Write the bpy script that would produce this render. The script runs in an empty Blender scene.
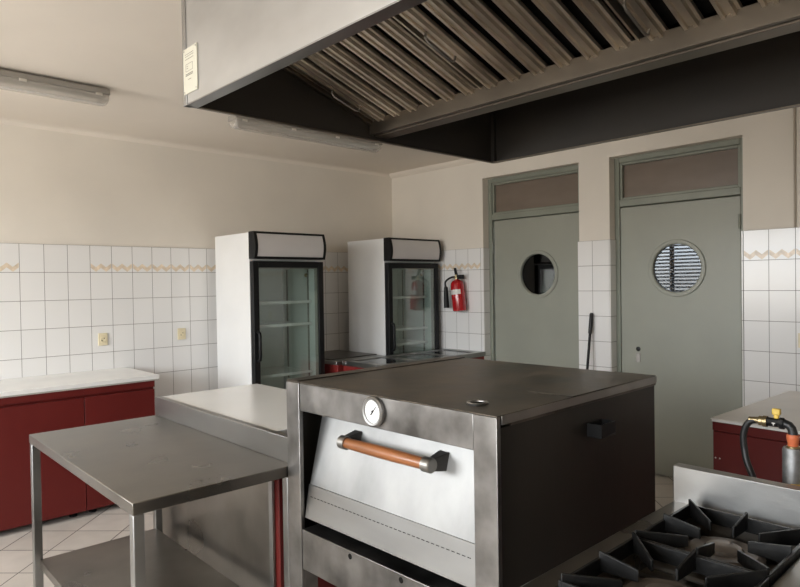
import bpy, bmesh, math, random
from math import pi, sin, cos, radians
from mathutils import Vector, Matrix
random.seed(4)
SC = bpy.context.scene
COL = SC.collection

# ------------------------------------------------------------------ materials
def new_mat(name):
    m = bpy.data.materials.new(name); m.use_nodes = True
    nt = m.node_tree; nt.nodes.clear()
    out = nt.nodes.new('ShaderNodeOutputMaterial'); b = nt.nodes.new('ShaderNodeBsdfPrincipled')
    nt.links.new(b.outputs[0], out.inputs[0])
    return m, nt, b

def rgb(c): return (c[0], c[1], c[2], 1)

def pm(name, base, rough=.5, metal=0, var=.06, scale=6, stretch=(1, 1, 1), rvar=.08, bump=0, bscale=60, spec=.5, detail=4, dark=None, coat=0):
    m, nt, b = new_mat(name); N = nt.nodes; L = nt.links
    tc = N.new('ShaderNodeTexCoord'); mp = N.new('ShaderNodeMapping'); mp.inputs['Scale'].default_value = stretch
    L.new(tc.outputs['Object'], mp.inputs[0])
    nz = N.new('ShaderNodeTexNoise'); nz.inputs['Scale'].default_value = scale; nz.inputs['Detail'].default_value = detail
    L.new(mp.outputs[0], nz.inputs['Vector'])
    rp = N.new('ShaderNodeValToRGB')
    d = dark or tuple(max(0, c * (1 - var * 2)) for c in base)
    l = tuple(min(1, c * (1 + var)) for c in base)
    rp.color_ramp.elements[0].position = .3; rp.color_ramp.elements[0].color = rgb(d)
    rp.color_ramp.elements[1].position = .7; rp.color_ramp.elements[1].color = rgb(l)
    L.new(nz.outputs[0], rp.inputs[0]); L.new(rp.outputs[0], b.inputs['Base Color'])
    mr = N.new('ShaderNodeMapRange'); mr.inputs['To Min'].default_value = max(.02, rough - rvar); mr.inputs['To Max'].default_value = min(1, rough + rvar)
    L.new(nz.outputs[0], mr.inputs[0]); L.new(mr.outputs[0], b.inputs['Roughness'])
    b.inputs['Metallic'].default_value = metal
    b.inputs['Specular IOR Level'].default_value = spec
    b.inputs['Coat Weight'].default_value = coat
    if bump:
        n2 = N.new('ShaderNodeTexNoise'); n2.inputs['Scale'].default_value = bscale; n2.inputs['Detail'].default_value = 3
        L.new(mp.outputs[0], n2.inputs['Vector'])
        bp = N.new('ShaderNodeBump'); bp.inputs['Strength'].default_value = bump; bp.inputs['Distance'].default_value = .01
        L.new(n2.outputs[0], bp.inputs['Height']); L.new(bp.outputs[0], b.inputs['Normal'])
    return m

def tile_mat(name, axis, off, tile=(.82, .81, .795), grout=(.17, .15, .135), w=.1534, h=.2, rough=.16):
    m, nt, b = new_mat(name); N = nt.nodes; L = nt.links
    tc = N.new('ShaderNodeTexCoord'); sp = N.new('ShaderNodeSeparateXYZ'); L.new(tc.outputs['Object'], sp.inputs[0])
    cb = N.new('ShaderNodeCombineXYZ')
    sh = N.new('ShaderNodeMath'); sh.operation = 'ADD'; sh.inputs[1].default_value = -off + w * 200
    L.new(sp.outputs[axis], sh.inputs[0]); L.new(sh.outputs[0], cb.inputs['X'])
    sz = N.new('ShaderNodeMath'); sz.operation = 'ADD'; sz.inputs[1].default_value = h * 10
    L.new(sp.outputs['Z'], sz.inputs[0]); L.new(sz.outputs[0], cb.inputs['Y'])
    br = N.new('ShaderNodeTexBrick'); br.offset = 0; br.squash = 1
    br.inputs['Scale'].default_value = 1; br.inputs['Mortar Size'].default_value = .0018; br.inputs['Mortar Smooth'].default_value = .3
    br.inputs['Brick Width'].default_value = w; br.inputs['Row Height'].default_value = h
    br.inputs['Color1'].default_value = rgb(tile); br.inputs['Color2'].default_value = rgb(tuple(c * .965 for c in tile)); br.inputs['Mortar'].default_value = rgb(grout)
    L.new(cb.outputs[0], br.inputs['Vector']); L.new(br.outputs[0], b.inputs['Base Color'])
    mr = N.new('ShaderNodeMapRange'); mr.inputs['To Min'].default_value = rough; mr.inputs['To Max'].default_value = .8
    L.new(br.outputs['Fac'], mr.inputs[0]); L.new(mr.outputs[0], b.inputs['Roughness'])
    nz = N.new('ShaderNodeTexNoise'); nz.inputs['Scale'].default_value = 7; L.new(tc.outputs['Object'], nz.inputs['Vector'])
    b1 = N.new('ShaderNodeBump'); b1.inputs['Strength'].default_value = .25; b1.inputs['Distance'].default_value = .004; b1.invert = True
    L.new(br.outputs['Fac'], b1.inputs['Height'])
    b2 = N.new('ShaderNodeBump'); b2.inputs['Strength'].default_value = .12; b2.inputs['Distance'].default_value = .01
    L.new(nz.outputs[0], b2.inputs['Height']); L.new(b1.outputs[0], b2.inputs['Normal']); L.new(b2.outputs[0], b.inputs['Normal'])
    return m

def floor_mat():
    m, nt, b = new_mat('floor_tiles'); N = nt.nodes; L = nt.links
    tc = N.new('ShaderNodeTexCoord'); mp = N.new('ShaderNodeMapping'); mp.vector_type = 'POINT'
    mp.inputs['Rotation'].default_value = (0, 0, -pi / 4); mp.inputs['Location'].default_value = (3.562 + .283 * 40, -1.83 + .283 * 40, 0)
    L.new(tc.outputs['Object'], mp.inputs[0])
    br = N.new('ShaderNodeTexBrick'); br.offset = 0; br.squash = 1
    br.inputs['Scale'].default_value = 1; br.inputs['Mortar Size'].default_value = .0032; br.inputs['Mortar Smooth'].default_value = .2
    br.inputs['Brick Width'].default_value = .283; br.inputs['Row Height'].default_value = .283
    br.inputs['Color1'].default_value = (.66, .61, .555, 1); br.inputs['Color2'].default_value = (.61, .565, .51, 1); br.inputs['Mortar'].default_value = (.05, .042, .036, 1)
    L.new(mp.outputs[0], br.inputs['Vector'])
    nz = N.new('ShaderNodeTexNoise'); nz.inputs['Scale'].default_value = 9; nz.inputs['Detail'].default_value = 6; L.new(tc.outputs['Object'], nz.inputs['Vector'])
    mx = N.new('ShaderNodeMixRGB'); mx.blend_type = 'MULTIPLY'; mx.inputs[0].default_value = .25
    L.new(br.outputs[0], mx.inputs[1]); L.new(nz.outputs[0], mx.inputs[2]); L.new(mx.outputs[0], b.inputs['Base Color'])
    b.inputs['Roughness'].default_value = .42
    bp = N.new('ShaderNodeBump'); bp.inputs['Strength'].default_value = .3; bp.inputs['Distance'].default_value = .004; bp.invert = True
    L.new(br.outputs['Fac'], bp.inputs['Height']); L.new(bp.outputs[0], b.inputs['Normal'])
    return m

def glass_mat(name, tint=(.93, .97, .95), refl=.10, rough=.02, frost=0, body=None):
    m, nt, b = new_mat(name); N = nt.nodes; L = nt.links
    out = [n for n in N if n.type == 'OUTPUT_MATERIAL'][0]; N.remove(b)
    tr = N.new('ShaderNodeBsdfTransparent'); tr.inputs[0].default_value = rgb(tint)
    gl = N.new('ShaderNodeBsdfGlossy'); gl.inputs['Roughness'].default_value = rough; gl.inputs[0].default_value = (1, 1, 1, 1)
    lw = N.new('ShaderNodeLayerWeight'); lw.inputs[0].default_value = .25
    mr = N.new('ShaderNodeMapRange'); mr.inputs['To Min'].default_value = refl * .6; mr.inputs['To Max'].default_value = min(1, refl * 4)
    L.new(lw.outputs['Facing'], mr.inputs[0])
    src = tr.outputs[0]
    if body:
        df = N.new('ShaderNodeBsdfDiffuse'); nz = N.new('ShaderNodeTexNoise'); nz.inputs['Scale'].default_value = 3
        rp = N.new('ShaderNodeValToRGB'); rp.color_ramp.elements[0].color = rgb(tuple(c * .8 for c in body)); rp.color_ramp.elements[1].color = rgb(tuple(c * 1.2 for c in body))
        L.new(nz.outputs[0], rp.inputs[0]); L.new(rp.outputs[0], df.inputs[0])
        m1 = N.new('ShaderNodeMixShader'); m1.inputs[0].default_value = frost
        L.new(tr.outputs[0], m1.inputs[1]); L.new(df.outputs[0], m1.inputs[2]); src = m1.outputs[0]
    mx = N.new('ShaderNodeMixShader'); L.new(mr.outputs[0], mx.inputs[0]); L.new(src, mx.inputs[1]); L.new(gl.outputs[0], mx.inputs[2])
    L.new(mx.outputs[0], out.inputs[0])
    return m

M = {}
M['paint'] = pm('wall_paint', (.76, .71, .635), .75, 0, .03, 1.5, bump=.05, bscale=120, spec=.2)
M['ceil'] = pm('ceiling_paint', (.795, .73, .65), .85, 0, .025, 1.2, spec=.15)
M['green'] = pm('sage_door_paint', (.300, .308, .260), .38, 0, .035, 2.5, bump=.03, bscale=40)
M['green_frame'] = pm('sage_frame_paint', (.235, .25, .205), .38, 0, .05, 4, bump=.03, bscale=40)
M['steel'] = pm('brushed_steel', (.31, .305, .296), .36, 1, .12, 5, (1, .25, 1), .08, bump=.015, bscale=90)
M['steel_h'] = pm('brushed_steel_panel', (.56, .57, .58), .30, 1, .10, 2.2, (1, 1, 2), .08, bump=.02, bscale=120)
M['steel_oven'] = pm('oven_front_steel', (.265, .255, .245), .36, 1, .26, 7, (1, 1, 1), .15, bump=.035, bscale=22, detail=6)
M['steel_splash'] = pm('splashback_steel', (.40, .395, .385), .34, 1, .10, 3.5, (1, 1, 2), .08, bump=.02, bscale=60)
M['steel_top'] = pm('worn_steel_top', (.240, .222, .200), .30, 1, .16, 3, (1, 1, 1), .1, bump=.012, bscale=30)
M['steel_door'] = pm('scuffed_steel_door', (.31, .306, .298), .5, 1, .16, 5, (1, 1, .7), .12, bump=.05, bscale=30, detail=7)
M['steel_dull'] = pm('dull_steel', (.30, .285, .265), .4, 1, .12, 6, (1, 1, 1), .1)
M['oven_top'] = pm('blackened_oven_top', (.125, .105, .085), .36, .75, .48, 6, (1, 1, 1), .16, bump=.10, bscale=14, detail=7)
M['oven_side'] = pm('dark_oven_side', (.044, .039, .033), .48, .6, .2, 3, (1, 1, .3), .1, bump=.04, bscale=25)
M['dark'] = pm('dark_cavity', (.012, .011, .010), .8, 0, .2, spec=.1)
M['hood_in'] = pm('shade_dark_hood_lining', (.017, .0125, .008), .62, 0, .15, 3, bump=.03)  # shade inside the unlit steel hood, painted in as a near-black base colour
M['baffle'] = pm('baffle_steel', (.74, .675, .585), .38, 1, .12, 5, (1, 1, 1), .08)
M['rail'] = pm('gutter_steel', (.20, .168, .132), .42, 1, .1, 4)
M['white'] = pm('white_fridge_enamel', (.80, .80, .79), .35, 0, .02, 3, bump=.01)
M['liner'] = pm('fridge_liner', (.66, .70, .68), .45, 0, .02, 3)
M['lightbox'] = pm('canopy_light_panel', (.62, .595, .585), .35, 0, .015, 3)
M['black'] = pm('black_plastic', (.009, .009, .0095), .45, 0, .1, 12, spec=.25)
M['rubber'] = pm('black_rubber', (.014, .014, .014), .45, 0, .1, 20)
M['iron'] = pm('cast_iron', (.0075, .0072, .007), .42, 0, .3, 14, bump=.12, bscale=60, spec=.35)
M['iron_plate'] = pm('dark_bracket_iron', (.10, .095, .09), .45, .8, .15, 12)
M['burner'] = pm('burner_iron', (.16, .132, .108), .5, .5, .25, 12, bump=.1, bscale=40)
M['tray'] = pm('drip_tray', (.30, .27, .23), .4, .8, .45, 9, dark=(.05, .04, .03))
M['redcab'] = pm('oxblood_laminate', (.112, .0118, .010), .42, 0, .04, 3, bump=.01, spec=.3)
M['redbm'] = pm('red_laminate', (.20, .020, .018), .4, 0, .06, 3)
M['redext'] = pm('extinguisher_red', (.42, .008, .012), .22, 0, .05, 5, coat=.4)
M['whitetop'] = pm('white_laminate_top', (.80, .795, .775), .22, 0, .006, 2)
M['greytop'] = pm('grey_stone_top', (.74, .715, .675), .35, 0, .06, 3, detail=8)
M['edge'] = pm('worktop_edge', (.42, .40, .37), .4, 0, .08, 8)
M['blacktop'] = pm('dark_worktop', (.07, .063, .055), .35, 0, .15, 5)
M['hob'] = pm('dark_glass_well', (.025, .026, .027), .08, 0, .1, 5)
M['wood'] = pm('varnished_handle_wood', (.25, .088, .028), .32, 0, .18, 9, (4, .6, 4), .05, detail=6, coat=.3)
M['cream'] = pm('cream_plastic', (.76, .67, .46), .4, 0, .04, 9)
M['conduit'] = pm('painted_conduit', (.46, .40, .33), .6, 0, .04, 4)
M['paper'] = pm('cream_notice_plate', (.52, .505, .425), .45, 0, .02, 5)
M['ink'] = pm('faded_ink', (.20, .19, .16), .6, 0, .05, 5)
M['dial'] = pm('dial_face', (.80, .80, .78), .4, 0, .02, 5)
M['label'] = pm('white_label', (.75, .72, .68), .5, 0, .05, 30)
M['galv'] = pm('galvanised_pipe', (.27, .27, .27), .52, .8, .18, 30, bump=.1, bscale=60)
M['orange'] = pm('orange_sealing', (.55, .135, .05), .5, 0, .1, 40, bump=.1)
M['brass'] = pm('brass_fitting', (.42, .33, .18), .35, .9, .1, 20)
M['yellow'] = pm('yellow_lever', (.75, .52, .10), .42, 0, .06, 20)
M['lampbase'] = pm('grey_lamp_housing', (.29, .27, .24), .5, 0, .05, 8)
M['clip'] = pm('lamp_clip_steel', (.7, .67, .62), .35, .8, .05, 8)
M['tube'] = pm('fluorescent_tube', (.80, .77, .72), .35, 0, .01, 4)
M['lampcover'] = glass_mat('clear_lamp_cover', (.90, .88, .85), .16, .18, .40, (.72, .68, .62))
M['glass'] = glass_mat('fridge_door_glass', (.88, .93, .91), .10)
M['port'] = glass_mat('porthole_glass', (.21, .22, .23), .06)
M['transom'] = glass_mat('brown_transom_glass', (.30, .25, .22), .06, .25, .82, (.205, .16, .125))
M['floor'] = floor_mat()
M['tile_back'] = tile_mat('tile_back_wall', 'X', -3.662)
M['tile_right'] = tile_mat('tile_right_wall', 'Y', -3.479)
M['tile_pier'] = tile_mat('tile_pier', 'Y', -2.209)
M['tile_far'] = tile_mat('tile_near_corner', 'Y', -.755)
M['tile_reveal'] = tile_mat('tile_reveal', 'X', -.06, tile=(.80, .79, .77))
M['zig'] = pm('beige_zigzag_glaze', (.78, .66, .51), .25, 0, .10, 30)
M['zig_pale'] = pm('pale_band_glaze', (.78, .745, .68), .25, 0, .02, 9)
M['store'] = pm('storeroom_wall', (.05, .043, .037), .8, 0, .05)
M['slat'] = pm('blind_slat', (.70, .72, .75), .4, 0, .02)
def _translucent(m, f):
    nt = m.node_tree; out = [n for n in nt.nodes if n.type == 'OUTPUT_MATERIAL'][0]; b = [n for n in nt.nodes if n.type == 'BSDF_PRINCIPLED'][0]
    tl = nt.nodes.new('ShaderNodeBsdfTranslucent'); tl.inputs[0].default_value = (.75, .77, .8, 1); mx = nt.nodes.new('ShaderNodeMixShader'); mx.inputs[0].default_value = f
    nt.links.new(b.outputs[0], mx.inputs[1]); nt.links.new(tl.outputs[0], mx.inputs[2]); nt.links.new(mx.outputs[0], out.inputs[0])
_translucent(M['slat'], .45)

# ------------------------------------------------------------------ mesh helpers
def smooth_path(P, n=5):
    P = [Vector(p) for p in P]; Q = [P[0]] + P + [P[-1]]; out = []
    for i in range(1, len(Q) - 2):
        a, b, c, d = Q[i - 1], Q[i], Q[i + 1], Q[i + 2]
        for k in range(n):
            u = k / n
            out.append(.5 * ((2 * b) + (c - a) * u + (2 * a - 5 * b + 4 * c - d) * u * u + (3 * b - a - 3 * c + d) * u ** 3))
    return out + [P[-1]]
class MB:
    def __init__(s): s.v = []; s.f = []
    def add(s, vs, fs):
        o = len(s.v); s.v += [tuple(v) for v in vs]; s.f += [tuple(i + o for i in f) for f in fs]; return s
    def box(s, x0, x1, y0, y1, z0, z1):
        x0, x1 = sorted((x0, x1)); y0, y1 = sorted((y0, y1)); z0, z1 = sorted((z0, z1))
        return s.add([(x0, y0, z0), (x1, y0, z0), (x1, y1, z0), (x0, y1, z0), (x0, y0, z1), (x1, y0, z1), (x1, y1, z1), (x0, y1, z1)],
                     [(0, 3, 2, 1), (4, 5, 6, 7), (0, 1, 5, 4), (1, 2, 6, 5), (2, 3, 7, 6), (3, 0, 4, 7)])
    def hexa(s, lo, hi):       # two quads, lo and hi, same winding (counter-clockwise seen from hi)
        return s.add(list(lo) + list(hi), [(3, 2, 1, 0), (4, 5, 6, 7), (0, 1, 5, 4), (1, 2, 6, 5), (2, 3, 7, 6), (3, 0, 4, 7)])
    def prism(s, prof, axis, a, b):   # prof: list of 2D points, extruded along an axis
        def P(p, t):
            if axis == 'x': return (t, p[0], p[1])
            if axis == 'y': return (p[0], t, p[1])
            return (p[0], p[1], t)
        n = len(prof)
        return s.add([P(p, a) for p in prof] + [P(p, b) for p in prof],
                     [tuple(range(n))[::-1], tuple(range(n, 2 * n))] + [(i, (i + 1) % n, n + (i + 1) % n, n + i) for i in range(n)])
    def tube(s, pts, r, n=12, caps=True):
        pts = [Vector(p) for p in pts]; rs = r if isinstance(r, (list, tuple)) else [r] * len(pts)
        rings = []; up = None
        for i, p in enumerate(pts):
            t = (pts[min(i + 1, len(pts) - 1)] - pts[max(i - 1, 0)])
            if t.length < 1e-9: t = Vector((0, 0, 1))
            t.normalize()
            if up is None:
                up = Vector((0, 0, 1)) if abs(t.z) < .9 else Vector((1, 0, 0))
            a = (up - t * up.dot(t))
            if a.length < 1e-6: a = Vector((1, 0, 0)) - t * t.x
            a.normalize(); up = a; b = t.cross(a)
            rings.append([p + (a * cos(2 * pi * k / n) + b * sin(2 * pi * k / n)) * rs[i] for k in range(n)])
        vs = [v for rg in rings for v in rg]; fs = []
        for i in range(len(pts) - 1):
            for k in range(n):
                fs.append((i * n + k, i * n + (k + 1) % n, (i + 1) * n + (k + 1) % n, (i + 1) * n + k))
        if caps: fs.append(tuple(range(n))[::-1]); fs.append(tuple(range((len(pts) - 1) * n, len(pts) * n)))
        return s.add(vs, fs)
    def lathe(s, prof, c, d=(0, 0, 1), n=32, caps=True):     # prof: (radius, height) along direction d from c
        c = Vector(c); d = Vector(d).normalized()
        a = Vector((0, 0, 1)) if abs(d.z) < .9 else Vector((1, 0, 0))
        a = (a - d * a.dot(d)).normalized(); b = d.cross(a)
        vs = [c + d * h + (a * cos(2 * pi * k / n) + b * sin(2 * pi * k / n)) * max(r, 1e-5) for r, h in prof for k in range(n)]
        fs = []
        for i in range(len(prof) - 1):
            for k in range(n): fs.append((i * n + k, i * n + (k + 1) % n, (i + 1) * n + (k + 1) % n, (i + 1) * n + k))
        if caps: fs.append(tuple(range(n))[::-1]); fs.append(tuple(range((len(prof) - 1) * n, len(prof) * n)))
        return s.add(vs, fs)
    def build(s, name, mat, parent=None, bevel=0, smooth=True, mats=None):
        org = Vector((0, 0, 0)); p = parent
        while p is not None and not p.get('_local'):
            org += Vector(p.location); p = p.parent
        me = bpy.data.meshes.new(name)
        me.from_pydata([tuple(Vector(v) - org) for v in s.v], [], s.f)
        bm = bmesh.new(); bm.from_mesh(me); bmesh.ops.recalc_face_normals(bm, faces=bm.faces); bm.to_mesh(me); bm.free()
        me.materials.append(mat if not isinstance(mat, str) else M[mat])
        if smooth:
            for p in me.polygons: p.use_smooth = True
            me.set_sharp_from_angle(angle=radians(32))
        o = bpy.data.objects.new(name, me); COL.objects.link(o)
        if parent: o.parent = parent
        if bevel:
            md = o.modifiers.new('bevel', 'BEVEL'); md.width = bevel; md.segments = 2; md.limit_method = 'ANGLE'; md.angle_limit = radians(40)
        return o

def tag(o, label, cat, group=None):
    o['label'] = label; o['category'] = cat
    if group: o['group'] = group
    return o
def thing(name, label, cat, loc, group=None):
    o = bpy.data.objects.new(name, None); COL.objects.link(o); o.location = loc; o.empty_display_size = .1
    return tag(o, label, cat, group)
def struct(o): o['kind'] = 'structure'; return o
def sbox(name, mat, *b): return struct(MB().box(*b).build(name, mat, smooth=False))

def panel_with_hole(y0, y1, z0, z1, xa, xb, cy, cz, r, n=64):
    """a leaf in the y-z plane, from x=xa to xb, with a round hole"""
    angs = [2 * pi * k / n for k in range(n)] + [math.atan2(zz - cz, yy - cy) % (2 * pi) for yy in (y0, y1) for zz in (z0, z1)]
    angs = sorted(set(round(a, 6) for a in angs)); m = len(angs); mb = MB(); vs = []
    for x in (xa, xb):
        for a in angs: vs.append((x, cy + r * cos(a), cz + r * sin(a)))
        for a in angs:
            c, s_ = cos(a), sin(a); t = 1e9
            if c > 1e-9: t = min(t, (y1 - cy) / c)
            if c < -1e-9: t = min(t, (y0 - cy) / c)
            if s_ > 1e-9: t = min(t, (z1 - cz) / s_)
            if s_ < -1e-9: t = min(t, (z0 - cz) / s_)
            vs.append((x, cy + t * c, cz + t * s_))
    fs = []
    for i in range(m):
        j = (i + 1) % m
        fs += [(i, j, m + j, m + i), (2 * m + i, 3 * m + i, 3 * m + j, 2 * m + j), (i, 2 * m + i, 2 * m + j, j), (m + i, m + j, 3 * m + j, 3 * m + i)]
    return mb.add(vs, fs)

def ring(mb, x, cy, cz, prof, n=64):   # lathe about -x; prof (r, h) with h toward the room
    return mb.lathe(prof + [prof[0]], (x, cy, cz), (-1, 0, 0), n, False)

# ------------------------------------------------------------------ the setting
XL, YF, ZC = -6.6, -7.0, 2.645
sbox('floor', 'floor', XL, 1.6, YF, .2, -.1, 0)
sbox('ceiling', 'ceil', XL - .2, 1.6, YF - .2, .2, ZC, ZC + .1)
sbox('wall_back', 'paint', XL, 0, 0, .2, 0, ZC)
D1, D2 = (-2.241, -1.241), (-3.475, -2.509); DT = 2.44
wr = MB()
wr.box(0, .2, D1[1], .2, 0, ZC); wr.box(0, .2, D2[1], D1[0], 0, ZC); wr.box(0, .2, YF, D2[0], 0, ZC)
for d in (D1, D2): wr.box(0, .2, d[0], d[1], DT, ZC)
wall_right = struct(wr.build('wall_right', 'paint', smooth=False))
# wall with the daylight windows, behind the camera's left shoulder
WIN = [(-2.55, -.55), (-5.2, -3.2)]; WZ = (1.0, 2.4)
wl = MB()
wl.box(XL - .2, XL, YF, 0.2, 0, WZ[0]); wl.box(XL - .2, XL, YF, .2, WZ[1], ZC)
wl.box(XL - .2, XL, WIN[0][1], .2, WZ[0], WZ[1]); wl.box(XL - .2, XL, WIN[1][1], WIN[0][0], WZ[0], WZ[1]); wl.box(XL - .2, XL, YF, WIN[1][0], WZ[0], WZ[1])
struct(wl.build('wall_left', 'paint', smooth=False))
sbox('wall_front', 'paint', XL - .2, .2, YF - .2, YF, 0, ZC)
for i, (a, b) in enumerate(WIN):
    w = MB(); t = .06
    w.box(XL - .14, XL - .06, a, b, WZ[0], WZ[0] + t); w.box(XL - .14, XL - .06, a, b, WZ[1] - t, WZ[1])
    for yy in (a, (a + b) / 2 - t / 2, b - t): w.box(XL - .14, XL - .06, yy, yy + t, WZ[0] + t, WZ[1] - t)
    struct(w.build('window_%d' % (i + 1), 'white', bevel=.004))
# cornice strips
struct(MB().prism([(0, ZC), (-.05, ZC), (-.045, ZC - .012), (-.012, ZC - .04), (0, ZC - .045)], 'y', YF, 0).build('trim_1', 'ceil'))
struct(MB().prism([(0, ZC), (-.035, ZC), (-.012, ZC - .012), (0, ZC - .035)], 'x', XL, -.05).build('trim_2', 'ceil'))
# tiled dado
TT = .01
tb = struct(MB().box(XL, 0, -TT, 0, 0, 1.8).build('trim_3', 'tile_back', smooth=False))
t4 = struct(MB().box(-TT, 0, YF, D2[0] - .003, 0, 1.8).build('trim_4', 'tile_right', smooth=False))
t5 = struct(MB().box(-TT, 0, D2[1] + .002, D1[0] + .006, 0, 1.8).build('trim_5', 'tile_pier', smooth=False))
t6 = struct(MB().box(-TT, 0, D1[1], -TT, 0, 1.8).build('trim_6', 'tile_far', smooth=False))
rv = MB()
for yy, s_ in ((D1[1], -1), (D2[1], -1), (D1[0], 1), (D2[0], 1)): rv.box(-TT + .001, .076, yy, yy + s_ * .008, 0, 1.8)
struct(rv.build('trim_7', 'tile_reveal', smooth=False))
# zigzag border glaze on the top row of tiles
def zigzag(mb, pale, P, u0, w=.1534):
    """P(u, z, h) maps the tile's plane to space"""
    g = .004; zl, zh, th = 1.605, 1.667, .033; n = 4; us = [u0 + g + (w - 2 * g) * k / n for k in range(n + 1)]
    zs = [zh if k % 2 == 0 else zl + th for k in range(n + 1)]
    for k in range(n):
        lo = [P(us[k], zs[k] - th, 0), P(us[k + 1], zs[k + 1] - th, 0), P(us[k + 1], zs[k + 1], 0), P(us[k], zs[k], 0)]
        hi = [P(us[k], zs[k] - th, 1), P(us[k + 1], zs[k + 1] - th, 1), P(us[k + 1], zs[k + 1], 1), P(us[k], zs[k], 1)]
        mb.hexa(lo, hi)
zb, zp = MB(), MB(); W = .1534
Pb = lambda u, z, h: (u, -TT - .0006 * h, z)
for c in range(-12, 24):
    if c in (1, 2, 3): continue
    u0 = -3.662 + W * c
    if u0 < XL or u0 + W > 0: continue
    zigzag(zb, zp, Pb, u0)
struct(zb.build('border_pattern', 'zig', tb, smooth=False))
Pr = lambda u, z, h: (-TT - .0006 * h, u, z)
zr = MB()
for c in range(0, 8): zigzag(zr, zp, Pr, -3.479 - W * (c + 1))
struct(zr.build('border_pattern', 'zig', t4, smooth=False))
zf = MB()
for c in range(-3, 4):
    u0 = -.755 - W * (c)
    if u0 + W < -.012 and u0 > D1[1]: zigzag(zf, zp, Pr, u0)
struct(zf.build('border_pattern', 'zig', t6, smooth=False))

def make_door(i, d, port, leaf_y, hinge_y, hinge_z, lock):
    a, b = d; xf = .078
    root = bpy.data.objects.new('door_%d' % i, None); COL.objects.link(root); root.location = (0.1, (a + b) / 2, 0); struct(root)
    def S(o): return struct(o)
    fr = MB(); jw = .042
    fr.box(xf, .17, b - jw, b, 0, DT); fr.box(xf, .17, a, a + jw, 0, DT); fr.box(xf, .17, a + jw, b - jw, DT - jw, DT)
    fr.box(xf, .17, a + jw, b - jw, 2.055, 2.108)
    fr.box(.130, .17, a + jw, b - jw, 2.02, 2.055); fr.box(.130, .17, a + jw, a + jw + .02, 0, 2.02); fr.box(.130, .17, b - jw - .02, b - jw, 0, 2.02)
    f = S(fr.build('door_frame', 'green_frame', root, bevel=.004))
    bd = MB(); y0, y1, z0, z1, q = a + jw, b - jw, 2.108, DT - jw, .019
    bd.box(xf + .012, .15, y0, y0 + q, z0, z1); bd.box(xf + .012, .15, y1 - q, y1, z0, z1); bd.box(xf + .012, .15, y0 + q, y1 - q, z0, z0 + q); bd.box(xf + .012, .15, y0 + q, y1 - q, z1 - q, z1)
    S(bd.build('transom_bead', 'green_frame', root, bevel=.003))
    S(MB().box(.118, .124, y0 + q, y1 - q, z0 + q, z1 - q).build('transom_pane', 'transom', root, smooth=False))
    l0, l1 = leaf_y; cy, cz = port; r = .192
    S(panel_with_hole(l0, l1, .008, 2.046, .088, .128, cy, cz, r).build('leaf', 'green', root, bevel=.002))
    S(ring(MB(), .088, cy, cz, [(.178, -.03), (.178, .006), (.186, .012), (.206, .012), (.2105, .008), (.2105, -.001), (r, -.001), (r, -.03)]).build('porthole_ring', 'green_frame' if 0 else 'green', root))
    S(MB().lathe([(.19, 0), (.19, .005)], (.112, cy, cz), (-1, 0, 0), 48).build('porthole_pane', 'port', root))
    h = MB().tube([(xf - .006, hinge_y, hinge_z - .05), (xf - .006, hinge_y, hinge_z + .05)], .009, 10)
    S(h.build('hinge', 'green_frame', root))
    if lock:
        k = MB(); k.lathe([(.018, 0), (.018, .003), (.012, .005)], (.088, lock, .950), (-1, 0, 0), 20)
        S(k.build('keyhole_cover', 'iron', root))
        S(MB().box(.083, .088, lock - .017, lock + .017, .850, .918).build('lock_plate', 'steel_dull', root, bevel=.001))
make_door(1, D1, (-1.775, 1.545), (-2.196, -1.303), -1.292, 1.80, None)
make_door(2, D2, (-2.990, 1.565), (-3.430, -2.553), -3.428, 1.87, -2.69)

# dark rooms behind the doors; one has a slatted window to the daylight
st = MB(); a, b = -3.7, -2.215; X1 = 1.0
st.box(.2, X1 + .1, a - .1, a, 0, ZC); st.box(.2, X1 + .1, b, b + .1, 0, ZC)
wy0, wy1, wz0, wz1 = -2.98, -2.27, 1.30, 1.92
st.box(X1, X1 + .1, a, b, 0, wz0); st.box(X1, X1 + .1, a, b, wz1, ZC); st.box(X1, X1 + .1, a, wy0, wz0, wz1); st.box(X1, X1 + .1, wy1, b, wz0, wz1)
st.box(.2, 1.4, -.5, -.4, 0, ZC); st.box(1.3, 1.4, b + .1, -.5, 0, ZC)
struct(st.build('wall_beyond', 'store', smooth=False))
wf = MB(); t = .03
wf.box(X1 + .03, X1 + .07, wy0, wy1, wz0, wz0 + t); wf.box(X1 + .03, X1 + .07, wy0, wy1, wz1 - t, wz1); wf.box(X1 + .03, X1 + .07, wy0, wy0 + t, wz0, wz1); wf.box(X1 + .03, X1 + .07, wy1 - t, wy1, wz0, wz1)
wf.box(X1 + .03, X1 + .07, -2.545, -2.52, wz0, wz1)
w3 = struct(wf.build('window_3', 'dark', smooth=False))
sl = MB(); z = wz0 + .02; k = 0
while z < wz1 - .02:
    c, s_ = cos(radians(38)) * .0135, sin(radians(38)) * .0135
    x0 = X1 - .012
    sl.hexa([(x0 - c, wy0, z - s_), (x0 + c, wy0, z + s_), (x0 + c, wy1, z + s_), (x0 - c, wy1, z - s_)], [(x0 - c, wy0, z - s_ + .0012), (x0 + c, wy0, z + s_ + .0012), (x0 + c, wy1, z + s_ + .0012), (x0 - c, wy1, z - s_ + .0012)])
    z += .0305
struct(sl.build('blind', 'slat', w3, smooth=False))

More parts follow.
